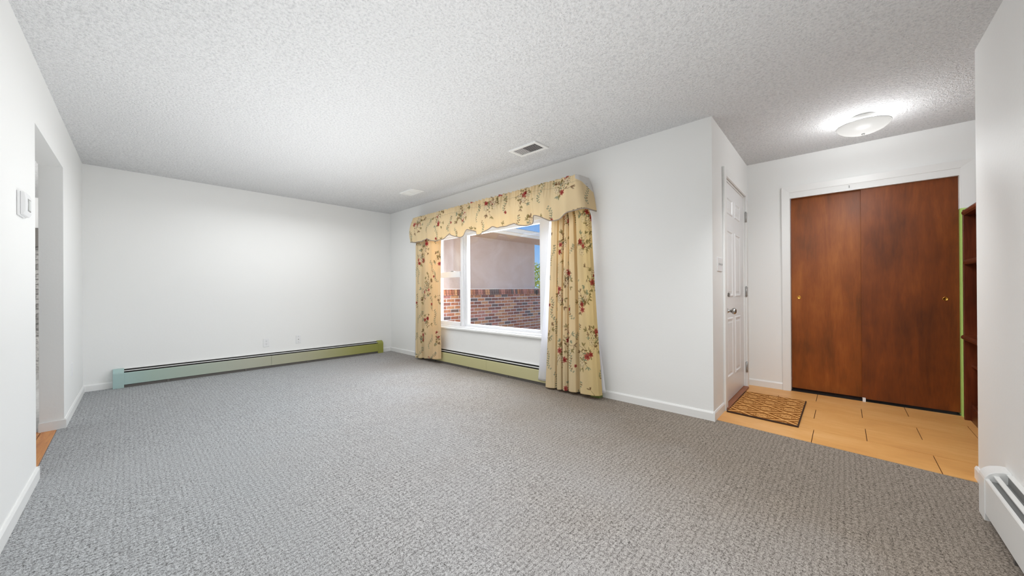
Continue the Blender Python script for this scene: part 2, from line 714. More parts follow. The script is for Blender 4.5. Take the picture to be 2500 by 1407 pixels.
skirting('baseboard_back', WB, [(0.0, 3.519)])
skirting('baseboard_front', WW, [(0.0, 0.99), (4.18, 5.166)])
skirting('baseboard_entry', WD, [(-0.012, 0.335)])
skirting('baseboard_closet', WC, [(0.0, 0.306)])
skirting('baseboard_left', WL, [(0.0, DOOR_L[0]), (DOOR_L[1], 6.4)])
skirting('baseboard_right', WR, [(-0.012, 0.46)])
b_ = B()
# returns into the left doorway and round the end of the right wall
pa, pb = WL.pt(DOOR_L[0], 0), WL.pt(DOOR_L[1], 0)
box(b_, -0.475, pa.x + 0.012, pa.y - 0.012, pa.y, -0.02, 0.072)
box(b_, -0.475, pb.x + 0.012, pb.y, pb.y + 0.012, -0.02, 0.072)
box(b_, 3.279, 3.292, -0.69, -0.545, -0.03, 0.046)
struct('baseboard_return', b_, MT['trim'])

# ================================================================ window
win = struct('window_1', wbox(B(), WW, WIN[0], WIN[1], 1.865, 1.93, -0.13, -0.01), MT['vinyl'], 'wide white vinyl window with side sashes')


def wpart(name, boxes, m, parent, bev=0.003):
    bm = B()
    for q in boxes:
        wbox(bm, WW, *q)
    o = obj(name, bm, m, parent)
    if bev:
        bevel(o, bev)
    return o


wpart('window_stool', [(WIN[0] - 0.04, WIN[1] + 0.04, 0.508, 0.533, -0.14, 0.035)], MT['trim'], win, 0.006)
wpart('window_frame', [(WIN[0], WIN[1], 0.533, 0.558, -0.13, -0.02), (WIN[0], WIN[0] + 0.035, 0.558, 1.865, -0.13, -0.02), (WIN[1] - 0.035, WIN[1], 0.558, 1.865, -0.13, -0.02)], MT['vinyl'], win)
wpart('mullion', [(1.945, 1.985, 0.558, 1.865, -0.12, -0.022), (1.985, 2.010, 0.558, 1.865, -0.12, -0.045)], MT['vinyl'], win)
wpart('mullion', [(3.395, 3.525, 0.558, 1.865, -0.12, -0.022), (3.372, 3.395, 0.558, 1.865, -0.12, -0.045)], MT['vinyl'], win)
# fixed centre light
wpart('centre_frame', [(2.010, 2.052, 0.558, 1.865, -0.11, -0.055), (3.350, 3.372, 0.558, 1.865, -0.11, -0.055), (2.052, 3.35, 0.558, 0.592, -0.11, -0.055), (2.052, 3.35, 1.835, 1.865, -0.11, -0.055)], MT['vinyl'], win)
wpart('pane', [(2.05, 3.352, 0.59, 1.837, -0.086, -0.08)], MT['glass'], win, 0)
for a, c in ((1.395, 1.945), (3.525, 3.985)):
    up_s = wpart('upper_sash', [(a, a + 0.025, 1.30, 1.865, -0.105, -0.075), (c - 0.025, c, 1.30, 1.865, -0.105, -0.075), (a, c, 1.835, 1.865, -0.105, -0.075), (a, c, 1.30, 1.335, -0.105, -0.075)], MT['vinyl'], win, 0.002)
    wpart('pane', [(a + 0.02, c - 0.02, 1.33, 1.84, -0.092, -0.088)], MT['glass'], up_s, 0)
    lo_s = wpart('lower_sash', [(a, a + 0.03, 0.558, 1.335, -0.07, -0.035), (c - 0.03, c, 0.558, 1.335, -0.07, -0.035), (a, c, 0.558, 0.61, -0.07, -0.035), (a, c, 1.255, 1.338, -0.07, -0.035)], MT['vinyl'], win, 0.002)
    wpart('pane', [(a + 0.025, c - 0.025, 0.605, 1.26, -0.055, -0.051)], MT['glass'], lo_s, 0)
    wpart('sash_lock', [((a + c) / 2 + 0.03, (a + c) / 2 + 0.09, 1.338, 1.350, -0.065, -0.04)], MT['grey'], lo_s, 0)

# ================================================================ entry door
door = struct('door_1', wbox(B(), WD, DOOR_F[0] + .006, DOOR_F[1] - .006, 0.022, 2.045, -0.05, -0.012), MT['trim2'], 'white six-panel entry door')


def dpart(name, boxes, m, parent, W=WD, bev=0.003):
    bm = B()
    for q in boxes:
        wbox(bm, W, *q)
    o = obj(name, bm, m, parent)
    if bev:
        bevel(o, bev)
    return o


def raised(W, s0, s1, z0, z1, o):
    """moulded door panel: sloped rim sinking, then a raised field"""
    bm = B()
    loops = []
    for ins, off in ((0, o), (0.006, o + .007), (0.016, o + .007), (0.030, o - 0.004), (0.052, o + 0.005)):
        loops.append([bm.verts.new(W.pt(a, c, off)) for a, c in ((s0 + ins, z0 + ins), (s1 - ins, z0 + ins), (s1 - ins, z1 - ins), (s0 + ins, z1 - ins))])
    for a, c in zip(loops, loops[1:]):
        for i in range(4):
            bm.faces.new((a[i], a[(i + 1) % 4], c[(i + 1) % 4], c[i]))
    bm.faces.new(loops[-1])
    return bm


for a, c in ((0.535, 0.79), (0.89, 1.145)):
    for z0, z1 in ((0.235, 0.79), (0.985, 1.61), (1.755, 1.915)):
        obj('raised_panel', raised(WD, a, c, z0, z1, -0.012), MT['trim2'], door)
dpart('door_casing', [(0.338, 0.425, -0.01, 2.125, 0, 0.019), (1.352, 1.44, -0.01, 2.125, 0, 0.019), (0.425, 1.352, 2.06, 2.125, 0, 0.019)], MT['trim'], door, bev=0.004)
dpart('door_stop', [(0.425, DOOR_F[0] + .006, 0, 2.06, -0.06, -0.004), (DOOR_F[1] - .006, 1.352, 0, 2.06, -0.06, -0.004), (0.425, 1.352, 2.046, 2.062, -0.06, -0.004)], MT['trim'], door, bev=0)
thr = dpart('threshold', [(0.372, 1.345, -0.02, 0.018, -0.10, 0.032)], MT['thresh'], door, bev=0.006)
dpart('door_sweep', [(0.437, 1.338, 0.018, 0.03, -0.045, -0.014)], MT['dark'], door, bev=0)
for z in (0.175, 0.985, 1.785):
    hg = dpart('hinge', [(1.343, 1.375, z, z + 0.10, 0.0, 0.0225)], MT['hinge'], door, bev=0.002)
    obj('hinge_pin', lathe(B(), [(0, -.004), (.006, -.004), (.006, .108), (0, .108)], Matrix.Translation(WD.pt(1.343, z, 0.014)), 10), MT['hinge'], hg, True)
knob = obj('door_knob', lathe(B(), [(0, -.012), (.033, -.012), (.034, -.004), (.028, .004), (.015, .010), (.011, .018), (.011, .030), (.017, .036), (.026, .045), (.0285, .056), (.026, .066), (.016, .073), (0, .075)], axis_to(WD, 0.492, 0.86, 0), 24), MT['nickel'], door, True)
dbolt = obj('deadbolt', lathe(B(), [(0, -.012), (.031, -.012), (.031, -.004), (.022, .002), (.012, .004), (.012, .010), (0, .010)], axis_to(WD, 0.492, 1.005, 0), 24), MT['nickel'], door, True)
bm = B()
wbox(bm, WD, 0.486, 0.498, 0.986, 1.024, 0.008, 0.026)
bevel(obj('thumb_turn', bm, MT['nickel'], dbolt), 0.004)

# switch plate beside the entry door
sw = thing('light_switch', 'white triple toggle switch plate on the wall beside the entry door', 'switch', WD.pt(0.23, 1.265, 0))
bevel(obj('plate', wbox(B(), WD, 0.142, 0.305, 1.205, 1.322, 0.0, 0.006), MT['plastic'], sw), 0.003)
for i in range(3):
    s_ = 0.1785 + i * 0.046
    obj('toggle', wbox(B(), WD, s_ - .003, s_ + .003, 1.257, 1.272, 0.004, 0.013), MT['hinge'], sw)

# ================================================================ closet
tr = struct('trim_1', wbox(B(), WC, 0.372, 1.497, 2.006, 2.075, -0.03, 0.003), MT['trim'], 'white casing around the closet opening')


def cpart(name, boxes, m, parent, bev=0.003):
    return dpart(name, boxes, m, parent, WC, bev)


def casing(name, W, pts, t, m, parent):
    """mitred, outward sloping casing piece from 4 (s,z) corners: outer0, outer1, inner1, inner0"""
    bm = B()
    lo = [bm.verts.new(W.pt(s, z, 0)) for s, z in pts]
    hi = [bm.verts.new(W.pt(s, z, o)) for (s, z), o in zip(pts, (t, t, t * .55, t * .55))]
    bm.faces.new(hi)
    bm.faces.new(lo[::-1])
    for i in range(4):
        bm.faces.new((lo[i], lo[(i + 1) % 4], hi[(i + 1) % 4], hi[i]))
    return obj(name, bm, m, parent)


casing('casing', WC, [(0.308, -0.02), (0.308, 2.125), (0.372, 2.066), (0.372, -0.02)], 0.022, MT['trim'], tr)
casing('casing', WC, [(0.308, 2.125), (1.572, 2.125), (1.497, 2.066), (0.372, 2.066)], 0.022, MT['trim'], tr)
casing('casing', WC, [(1.572, 2.125), (1.572, 1.728), (1.497, 1.728), (1.497, 2.066)], 0.022, MT['trim'], tr)
lw = casing('casing', WC, [(1.572, 1.728), (1.572, -0.02), (1.497, -0.02), (1.497, 1.728)], 0.022, MT['lime'], tr)
lw['label'] = 'lime green lower length of casing'
cpart('jamb', [(0.37, 0.376, 0, 2.006, -0.11, 0.0)], MT['trim'], tr, 0)
cpart('jamb', [(1.491, 1.497, 1.728, 2.006, -0.11, 0.0)], MT['trim'], tr, 0)
cpart('jamb', [(1.4945, 1.4975, 0, 1.728, -0.11, 0.0)], MT['lime'], tr, 0)['label'] = 'lime green lower length of jamb'
cpart('floor_guide', [(0.906, 0.928, -0.002, 0.034, -0.028, 0.004)], MT['plastic'], tr, 0.002)
cpart('hook', [(0.823, 0.829, 2.030, 2.052, 0.003, 0.010)], MT['grey'], tr, 0)
d2 = struct('door_2', wbox(B(), WC, 0.378, 0.945, 0.020, 2.06, -0.118, -0.090), MT['mahogany'], 'rear mahogany sliding closet door')
d3 = struct('door_3', wbox(B(), WC, 0.905, 1.4935, 0.020, 2.06, -0.068, -0.040), MT['mahogany2'], 'front mahogany sliding closet door')
for dd, s_, o_ in ((d2, 0.440, -0.090), (d3, 1.418, -0.040)):
    fp = obj('finger_pull', lathe(B(), [(.0, .0005), (.010, .0005), (.012, .0015), (.0155, .003), (.017, .001), (.017, -.002)], axis_to(WC, s_, 0.974, o_), 24), MT['brass'], dd, True)
obj('shade_gap', wbox(B(), WC, 0.376, 1.491, -0.004, 0.0005, -0.11, -0.012), MT['dark'], tr)['label'] = 'dark strip painted as shade below the closet doors'  # thin black strip laid in for the shade under the sliding doors

# ================================================================ baseboard heaters


def heater(name, label, W, s0, s1, h, d, seams, mfront, mcap, mslot, cap0, cap1, fin):
    p = W.pt((s0 + s1) / 2, 0, 0)
    t = thing(name, label, 'heater', p, None)
    a, c = s0 + cap0, s1 - cap1
    # back sheet with its rolled top lip
    obj('back_panel', wprism(B(), W, [(0.0, 0.0), (0.004, 0.0), (0.004, h - .004), (0.016, h - .006), (0.017, h - .002), (0.006, h), (0, h)], a, c), MT['white_metal'], t)
    obj('slot_liner', wprism(B(), W, [(0.0045, 0.036), (d - .008, 0.036), (d - .009, h - .050), (0.012, h - .048), (0.011, h - .0065), (0.0045, h - .0065)], a, c), mslot, t)
    obj('damper', wprism(B(), W, [(0.036, h - .0235), (0.052, h - .0255), (0.052, h - .0205), (0.036, h - .0185)], a, c), MT['white_metal'], t)
    edges = [a] + seams + [c]
    for q, r in zip(edges, edges[1:]):
        o = obj('front_panel', wprism(B(), W, [(d - .006, 0.036), (d, 0.034), (d, h - .046), (d - .003, h - .041), (d - .012, h - .040), (d - .012, h - .043), (d - .006, h - .046)], q + 0.0012, r - 0.0012), mfront, t)
    obj('heating_fins', wprism(B(), W, [(0.010, 0.0), (d - .014, 0.0), (d - .010, 0.030), (0.010, 0.034)], a, c), fin, t)
    k = a + 0.35
    while k < c - 0.1:
        obj('bracket', wbox(B(), W, k, k + 0.02, 0.0, 0.036, d - .012, d - .004), fin, t)
        k += 0.75
    for q, r in ((s0, a + .004), (c - .004, s1)):
        if r - q < 0.02:
            continue
        cp = obj('end_cap', wprism(B(), W, [(0, 0.0), (d + .003, 0.0), (d + .003, h - .046), (d + .001, h - .036), (d - .004, h - .027), (d - .011, h - .018), (d - .020, h - .010), (d - .030, h - .004), (0.026, h + .002), (0.014, h + .004), (0, h + .004)], q, r), mcap, t)
        bevel(cp, 0.002)
    return t


gA = m_gradient('aqua_to_olive_enamel', 'X', [(0.0, 'a9c4c2'), (0.10, 'a9bcb0'), (0.38, 'b4b5a4'), (0.62, 'b0ae92'), (0.85, 'a5a462'), (1.0, '989a48')], -0.12, 3.0)
gB = m_gradient('khaki_to_olive_enamel', 'Y', [(0.0, '7f9250'), (0.06, 'a9b070'), (0.2, 'c6c094'), (1.0, 'c4c08c')], 1.74, 4.9)
heater('baseboard_heater', 'long baseboard heater, aqua fading to olive, along the blank back wall', WB, 0.212, 3.338, 0.206, 0.070, [1.691], gA, gA, MT['slot'], 0.08, 0.09, MT['fin'])
heater('baseboard_heater', 'khaki baseboard heater under the curtained window', WW, 0.995, 4.178, 0.206, 0.070, [2.566], gB, gB, MT['slot'], 0.08, 0.095, MT['fin'])
heater('baseboard_heater', 'white baseboard heater at the foot of the wall beside the tiled entry', WR, 0.462, 3.3, 0.238, 0.076, [1.9], MT['white_metal'], MT['white_metal'], MT['slotgrey'], 0.088, 0.06, MT['fin'])

# ================================================================ wall plates and thermostat
wo = thing('wall_outlet', 'white duplex power outlet low on the back wall above the long heater', 'outlet', WB.pt(1.645, 0.348, 0))
bevel(obj('plate', wbox(B(), WB, 1.608, 1.682, 0.290, 0.408, 0, 0.006), MT['plastic'], wo), 0.003)
for z in (0.329, 0.369):
    s_ = obj('socket', lathe(B(), [(.0165, .004), (.0165, .0075), (0, .0075)], axis_to(WB, 1.645, z, 0), 20), MT['plastic'], wo)
    for k in (-.0065, .0065):
        obj('slot', wbox(B(), WB, 1.645 + k - .0016, 1.645 + k + .0016, z, z + .009, 0.0072, 0.0082), MT['grey'], s_)
    obj('slot', wbox(B(), WB, 1.6425, 1.6475, z - .0105, z - .0055, 0.0072, 0.0082), MT['grey'], s_)
wj = thing('wall_jack', 'white cable jack plate with three small dots, nearer the window corner', 'outlet', WB.pt(2.046, 0.358, 0))
bevel(obj('plate', wbox(B(), WB, 2.012, 2.080, 0.298, 0.418, 0, 0.006), MT['plastic'], wj), 0.003)
obj('jack', lathe(B(), [(0.006, .004), (.006, .014), (0, .014)], axis_to(WB, 2.046, 0.358, 0), 12), MT['grey'], wj, True)
for z in (0.318, 0.398):
    obj('screw', lathe(B(), [(0.0035, .004), (.0035, .0075), (0, .0075)], axis_to(WB, 2.046, z, 0), 10), MT['grey'], wj)
wp = tag(obj('wall_plate', wbox(B(), WL, 0.905, 0.975, 0.335, 0.445, 0, 0.005), MT['plastic']), 'blank white plate low on the wall between the doorway and the back corner', 'outlet')
th = thing('thermostat', 'white wall thermostat with a small display, beside the doorway', 'thermostat', WL.pt(2.90, 1.53, 0))
bevel(obj('base', wbox(B(), WL, 2.826, 2.978, 1.468, 1.592, 0, 0.010), MT['plastic'], th), 0.004)
bm = B()
wprism(bm, WL, [(0.010, 1.472), (0.021, 1.474), (0.027, 1.49), (0.028, 1.53), (0.027, 1.57), (0.023, 1.588), (0.010, 1.589)], 2.830, 2.972)
bevel(obj('body', bm, MT['plastic'], th), 0.003)
dsp = bevel(obj('display_bezel', wbox(B(), WL, 2.862, 2.926, 1.497, 1.560, 0.022, 0.029), MT['grey'], th), 0.002)
obj('screen', wbox(B(), WL, 2.870, 2.912, 1.503, 1.554, 0.0285, 0.0297), mat('lcd_grey', 'd6d9d6', 0.3), dsp)

# ================================================================ ceiling fixtures


def vent(x0, x1, y0, y1, n, label, opened):
    cx, cy = (x0 + x1) / 2, (y0 + y1) / 2
    zc = floorz(cx, cy) + H
    t = thing('ceiling_vent', label, 'vent', (cx, cy, zc))
    bm = B()
    m_ = 0.030
    zt, zb = zc + 0.004, zc - 0.012
    for q in ((x0, x1, y0, y0 + m_), (x0, x1, y1 - m_, y1), (x0, x0 + m_, y0 + m_, y1 - m_), (x1 - m_, x1, y0 + m_, y1 - m_)):
        box(bm, *q, zb, zt)
    bevel(obj('frame', bm, MT['white_metal'], t), 0.003)
    obj('duct', box(B(), x0 + m_, x1 - m_, y0 + m_, y1 - m_, zc - 0.003, zc + 0.004), MT['dark'] if opened else MT['slotgrey'], t)
    L = (y1 - y0 - 2 * m_) / n
    for i in range(n):
        y = y0 + m_ + L * (i + 0.5)
        bm = B()
        if opened:
            a = L * 0.62 if i < n * 0.55 else L * 0.95
            zz0 = zc - 0.0105
            hexa(bm, [Vector(p) for p in ((x0 + m_, y - a / 2, zz0 + .001), (x1 - m_, y - a / 2, zz0 + .001), (x1 - m_, y - a / 2 + .0015, zz0 + .0), (x0 + m_, y - a / 2 + .0015, zz0),
                                          (x0 + m_, y + a / 2 - .0015, zz0 + .006), (x1 - m_, y + a / 2 - .0015, zz0 + .006), (x1 - m_, y + a / 2, zz0 + .005), (x0 + m_, y + a / 2, zz0 + .005))])
        else:
            box(bm, x0 + m_ + .002, x1 - m_ - .002, y - L / 2 + .003, y + L / 2 - .003, zc - 0.008, zc - 0.004)
        obj('louvre', bm, MT['white_metal'], t)
    return t


vent(2.552, 2.756, 2.067, 2.410, 16, 'white slatted ceiling vent with dark louvres above the curtain valance', True)
vent(2.586, 2.767, 4.205, 4.548, 2, 'flat closed white ceiling register near the far window corner', False)

lx, ly = 3.99, -0.125
lz = floorz(lx, ly) + H
cl = thing('ceiling_light', 'round white glass bowl light on the entry ceiling, switched on', 'ceiling light', (lx, ly, lz))
LM = Matrix.Translation((lx, ly, lz))
obj('canopy', lathe(B(), [(0, 0), (.078, 0), (.080, -.006), (.078, -.020), (.066, -.028), (0, -.030)], LM, 40), MT['white_metal'], cl, True)
obj('stem', lathe(B(), [(.008, -.028), (.008, -.142), (0, -.142)], LM, 12), MT['nickel'], cl, True)
bowl = obj('glass_bowl', lathe(B(), [(.158, -.066), (.1595, -.068), (.150, -.084), (.125, -.106), (.090, -.122), (.050, -.132), (0, -.135), (0, -.131), (.050, -.128), (.088, -.118), (.122, -.102), (.146, -.081), (.155, -.066), (.158, -.066)], LM, 64), MT['bowl'], cl, True)
tor = B()
tube(tor, [LM @ Vector((.159 * math.cos(a), .159 * math.sin(a), -.067)) for a in np.linspace(0, 2 * math.pi, 65)], 0.0022, 6)
obj('rim', tor, MT['hinge'], bowl, True)
obj('finial', lathe(B(), [(0, -.133), (.010, -.133), (.011, -.138), (.006, -.145), (0, -.147)], LM, 16), MT['hinge'], cl, True)
for k in (-1, 1):
    bl_ = obj('bulb', lathe(B(), [(0, -.022), (.012, -.022), (.016, -.010), (.024, .004), (.024, .016), (.014, .028), (0, .032)], LM @ Matrix.Translation((0, k * 0.062, -.098)), 16), mat('lit_bulb', 'ffffff', 0.3, emit='fff6e8', estr=3.0), cl, True)
    light('bulb_light', 'POINT', (lx, ly + k * 0.075, lz - 0.060), 2.1, (0.96, 0.98, 1.0), radius=0.02)
light('bowl_light', 'POINT', (lx, ly, lz - 0.45), 9, (0.95, 0.98, 1.0), radius=0.14)

# ================================================================ doormat
MX0, MX1, MY0, MY1 = 3.490, 4.322, 0.256, 0.738
dm = thing('doormat', 'tan and brown doormat with a lattice pattern in front of the entry door', 'doormat', (3.9, 0.5, floorz(3.9, 0.5)))


def grid_object(name, P, cols, m, parent=None, smooth=True, attr='print'):
    """P: (nu, nv, 3) points, cols: (nu, nv, 3) linear colours -> one grid mesh with a colour attribute"""
    nu, nv = P.shape[:2]
    idx = np.arange(nu * nv).reshape(nu, nv)
    q = np.stack([idx[:-1, :-1], idx[1:, :-1], idx[1:, 1:], idx[:-1, 1:]], -1).reshape(-1, 4)
    me = bpy.data.meshes.new(name)
    me.vertices.add(nu * nv)
    me.vertices.foreach_set('co', P.reshape(-1).astype(np.float32))
    me.loops.add(q.size)
    me.loops.foreach_set('vertex_index', q.reshape(-1).astype(np.int32))
    me.polygons.add(len(q))
    me.polygons.foreach_set('loop_start', np.arange(0, q.size, 4, dtype=np.int32))
    me.update(calc_edges=True)
    if cols is not None:
        a = me.color_attributes.new(attr, 'FLOAT_COLOR', 'POINT')
        c4 = np.ones((nu * nv, 4), np.float32)
        c4[:, :3] = cols.reshape(-1, 3)
        a.data.foreach_set('color', c4.reshape(-1))
    if smooth:
        me.polygons.foreach_set('use_smooth', [True] * len(me.polygons))
    me.materials.append(m)
    return link(name, me, parent)


def L3(c):
    return np.array(lin(c))


nx_, ny_ = 230, 134
gx, gy = np.meshgrid(np.linspace(MX0 + .008, MX1 - .008, nx_), np.linspace(MY0 + .008, MY1 - .008, ny_), indexing='ij')
gz = np.vectorize(floorz)(gx, gy)
ca, cb = 0.300, 0.225
uu = (gy - 0.50) / ca
vv = (gx - 3.905) / cb
p_, q_ = uu + vv, uu - vv
dp = np.abs(p_ - np.round(p_))
dq = np.abs(q_ - np.round(q_))
dmin = np.minimum(dp, dq)
cxp, cyp = (np.floor(p_) + .5), (np.floor(q_) + .5)
lu, lv = (p_ - cxp + q_ - cyp) / 2, (p_ - cxp - q_ + cyp) / 2
rr, aa = np.hypot(lu, lv), np.arctan2(lv, lu)
tan_c, brn_c, drk_c = L3('dfa766'), L3('8a5524'), L3('6b3c17')
colm = np.broadcast_to(tan_c, gx.shape + (3,)).copy()
colm[(dmin > 0.06) & (dmin < 0.19)] = brn_c
inside = dmin >= 0.19
swirl = np.sin(aa * 6 + rr * 34) * np.sin(rr * 62 + np.cos(aa * 4) * 2.2)
colm[inside & (swirl > 0.12)] = brn_c
rng = np.random.default_rng(3)
fleck = rng.random(gx.shape)
colm[fleck > 0.93] *= 0.8
colm[fleck < 0.06] *= 1.12
P = np.stack([gx, gy, gz + 0.0125 + 0.0012 * (colm[..., 1] / 0.4)], -1)
grid_object('pile', P, colm, MT['mat_'], dm, smooth=False)
bm = B()
cor = [(MX0, MY0), (MX1, MY0), (MX1, MY1), (MX0, MY1)]
hexa(bm, [Vector((x, y, floorz(x, y) + 0.0005)) for x, y in cor] + [Vector((x, y, floorz(x, y) + 0.012)) for x, y in cor])
bevel(obj('binding', bm, MT['rubber'], dm), 0.003)

# ================================================================ bookcase
bc = thing('bookcase', 'dark reddish wood open bookcase beside the closet, half behind the wall edge', 'bookcase', (4.2, -0.87, 0.0))
BX0, BX1, BY0, BY1 = 3.62, 4.632, -1.03, -0.716


def bpart(name, q, bev=0.003):
    return bevel(obj(name, box(B(), *q), MT['walnut'], bc), bev)


bpart('side_panel', (BX1 - 0.026, BX1, BY0, BY1, -0.001, 1.705))
bpart('side_panel', (BX0, BX0 + 0.026, BY0, BY1, -0.001, 1.705))
bpart('back_panel', (BX0 + .02, BX1 - .02, BY0, BY0 + 0.012, 0.03, 1.70), 0)


def nosed(z, t, y0, y1, ext=0.0):
    """shelf board with a moulded nose"""
    bm = B()
    prof = [(y0, z - t), (y1 - 0.004, z - t), (y1 + .002 + ext, z - t * .75), (y1 + .004 + ext, z - t * .45), (y1 + .001 + ext, z - t * .3), (y1 - .002 + ext, z - t * .18), (y1 - .004, z), (y0, z)]
    x0, x1 = BX0 + .02, BX1 - .02
    a = [bm.verts.new((x0, p[0], p[1])) for p in prof]
    c = [bm.verts.new((x1, p[0], p[1])) for p in prof]
    for i in range(len(prof)):
        j = (i + 1) % len(prof)
        bm.faces.new((a[i], a[j], c[j], c[i]))
    bm.faces.new(a)
    bm.faces.new(c[::-1])
    return bm


obj('top_board', nosed(1.702, 0.045, BY0 + .01, BY1, 0.004), MT['walnut'], bc)
obj('shelf', nosed(1.298, 0.040, BY0 + .012, BY1 - .002), MT['walnut'], bc)
obj('shelf', nosed(0.690, 0.040, BY0 + .012, BY1 + .006, 0.006), MT['walnut'], bc)
obj('shelf', nosed(0.452, 0.024, BY0 + .012, BY1 - .04), MT['walnut'], bc)
obj('shelf', nosed(0.130, 0.024, BY0 + .012, BY1 - .036), MT['walnut'], bc)
bpart('toe_kick', (BX0 + .02, BX1 - .02, BY1 - .048, BY1 - .030, 0.0, 0.11))

# ================================================================ printed cloth


def paint_floral(U, V, seed, dens=1.0):
    """flat printed pattern: sprays of red blooms, brown leaves and grey-green sprigs on cream"""
    r = np.random.default_rng(seed)
    base = L3('f5e5bf')
    col = np.broadcast_to(base, U.shape + (3,)).copy()
    # faint cloudy dye
    cl_ = 0.5 + 0.5 * np.sin(U * 9 + 1.3 * np.sin(V * 5)) * np.sin(V * 6.5 + seed)
    col *= (1 - 0.10 * cl_)[..., None] * np.array([1.0, 0.985, 0.95])
    flat_u, flat_v = U.ravel(), V.ravel()
    fc = col.reshape(-1, 3)
    order = np.argsort(flat_u, kind='stable')
    su = flat_u[order]

    def window(cu, rad):
        a, c = np.searchsorted(su, cu - rad), np.searchsorted(su, cu + rad)
        return order[a:c]

    def put(mask_fn, cu, cv, rad, c, alpha=1.0):
        ix = window(cu, rad)
        ix = ix[np.abs(flat_v[ix] - cv) < rad]
        if len(ix) == 0:
            return
        m = mask_fn(flat_u[ix] - cu, flat_v[ix] - cv)
        k = ix[m]
        fc[k] = fc[k] * (1 - alpha) + c * alpha

    def leaf(cu, cv, ang, ln, wd_, c, al=0.9):
        ca_, sa_ = math.cos(ang), math.sin(ang)

        def f(x, y):
            a, bb = x * ca_ + y * sa_, -x * sa_ + y * ca_
            t = a / ln
            return (t > 0) & (t < 1) & (np.abs(bb) < wd_ * np.sin(np.clip(t, 0, 1) * math.pi) ** 0.8)
        put(f, cu, cv, ln * 1.1, c, al)

    def bloom(cu, cv, R, c, dark, ph):
        def f(x, y):
            rr_, aa_ = np.hypot(x, y), np.arctan2(y, x) + ph
            return rr_ < R * (0.42 + 0.58 * np.abs(np.cos(aa_ * 3)) ** 0.9)
        put(f, cu, cv, R * 1.1, c, 0.92)

        def f2(x, y):
            rr_, aa_ = np.hypot(x, y), np.arctan2(y, x) + ph
            return (rr_ < R * 0.6) & (np.abs(np.sin(aa_ * 3)) > 0.86) | (rr_ < R * 0.2)
        put(f2, cu, cv, R * 1.1, dark, 0.8)

    def stem(pts, w_, c):
        for (a, bb) in pts:
            put(lambda x, y: x * x + y * y < w_ * w_, a, bb, w_ * 1.5, c, 0.85)

    red, dred, pink = L3('b23a3a'), L3('7a1f22'), L3('c9605a')
    olive, brown, teal = L3('94834f'), L3('85603f'), L3('939a82')
    u0, u1, v0, v1 = U.min(), U.max(), V.min(), V.max()
    su_, sv_ = 0.26, 0.29
    i0, i1 = int(math.floor(u0 / su_)) - 1, int(math.ceil(u1 / su_)) + 1
    j0, j1 = int(math.floor(v0 / sv_)) - 1, int(math.ceil(v1 / sv_)) + 1
    for i in range(i0, i1):
        for j in range(j0, j1):
            cu = i * su_ + (0.5 if j % 2 else 0) * su_ + r.normal(0, .025)
            cv = j * sv_ + (0.33 if i % 2 else 0) * sv_ + r.normal(0, .03)
            if (i + j) % 2 == 0:
                # bouquet
                for k in range(9):
                    a0 = r.uniform(0, 6.28)
                    ln_ = r.uniform(.07, .15)
                    pts = [(cu + t * ln_ * math.cos(a0 + t), cv + t * ln_ * 1.1 * math.sin(a0 + t)) for t in np.linspace(0, 1, 40)]
                    stem(pts, 0.0022, brown if k % 3 else olive)
                    for q_ in (-.7, 0, .7):
                        leaf(*pts[-1], a0 + 1 + q_ + r.normal(0, .2), r.uniform(.03, .048), r.uniform(.005, .0085), (olive, brown, teal, olive)[k % 4], 0.82)
                    leaf(*pts[18], a0 - 1, .035, .007, olive)
                    leaf(*pts[12], a0 + 2.2, .03, .006, teal)
                    leaf(*pts[22], a0 + 2, .028, .006, brown)
                for k in range(int(r.integers(2, 4))):
                    a0 = r.uniform(0, 6.28)
                    rr_ = r.uniform(.02, .10)
                    bloom(cu + rr_ * math.cos(a0), cv + rr_ * math.sin(a0), r.uniform(.026, .038), red if k else pink, dred, r.uniform(0, 6))
                # outlined pale blooms
                for q_ in range(3):
                    a0 = r.uniform(0, 6.28)
                    rr_ = r.uniform(.03, .09)
                    bu, bv = cu + rr_ * math.cos(a0), cv + rr_ * math.sin(a0)
                    for k in range(6):
                        leaf(bu, bv, a0 + k * 1.047, .040, .0105, olive if q_ else brown, 0.5)
                        leaf(bu, bv, a0 + k * 1.047, .036, .0075, L3('f7e8c8'), 0.9)
                    leaf(bu - .006, bv, 0, .012, .006, brown, .8)
            else:
                # sprig of small grey-green leaves
                a0 = r.uniform(0.6, 2.4)
                for t in np.linspace(-1, 1, 17):
                    pu = cu + t * 0.085 * math.cos(a0) + 0.02 * math.sin(t * 3)
                    pv = cv + t * 0.11 * math.sin(a0)
                    leaf(pu, pv, a0 + (1.0 if int(round(t * 8)) % 2 else -1.0), .026, .0065, teal if r.random() < .8 else brown, 0.85)
                stem([(cu + t * 0.085 * math.cos(a0) + 0.02 * math.sin(t * 3), cv + t * 0.11 * math.sin(a0)) for t in np.linspace(-1, 1, 60)], 0.0016, olive)
                if r.random() < .5:
                    bloom(cu + r.normal(0, .05), cv + r.normal(0, .05), .02, red, dred, 1.0)
    return fc.reshape(U.shape + (3,))


def fold_curve(knots, n):
    """smooth o(t) through (t, off) knots"""
    t = np.linspace(0, 1, n)
    kt = np.array([k[0] for k in knots])
    ko = np.array([k[1] for k in knots])
    i = np.clip(np.searchsorted(kt, t, side='right') - 1, 0, len(kt) - 2)
    f = (t - kt[i]) / (kt[i + 1] - kt[i])
    f = f * f * (3 - 2 * f)
    return t, ko[i] + (ko[i + 1] - ko[i]) * f


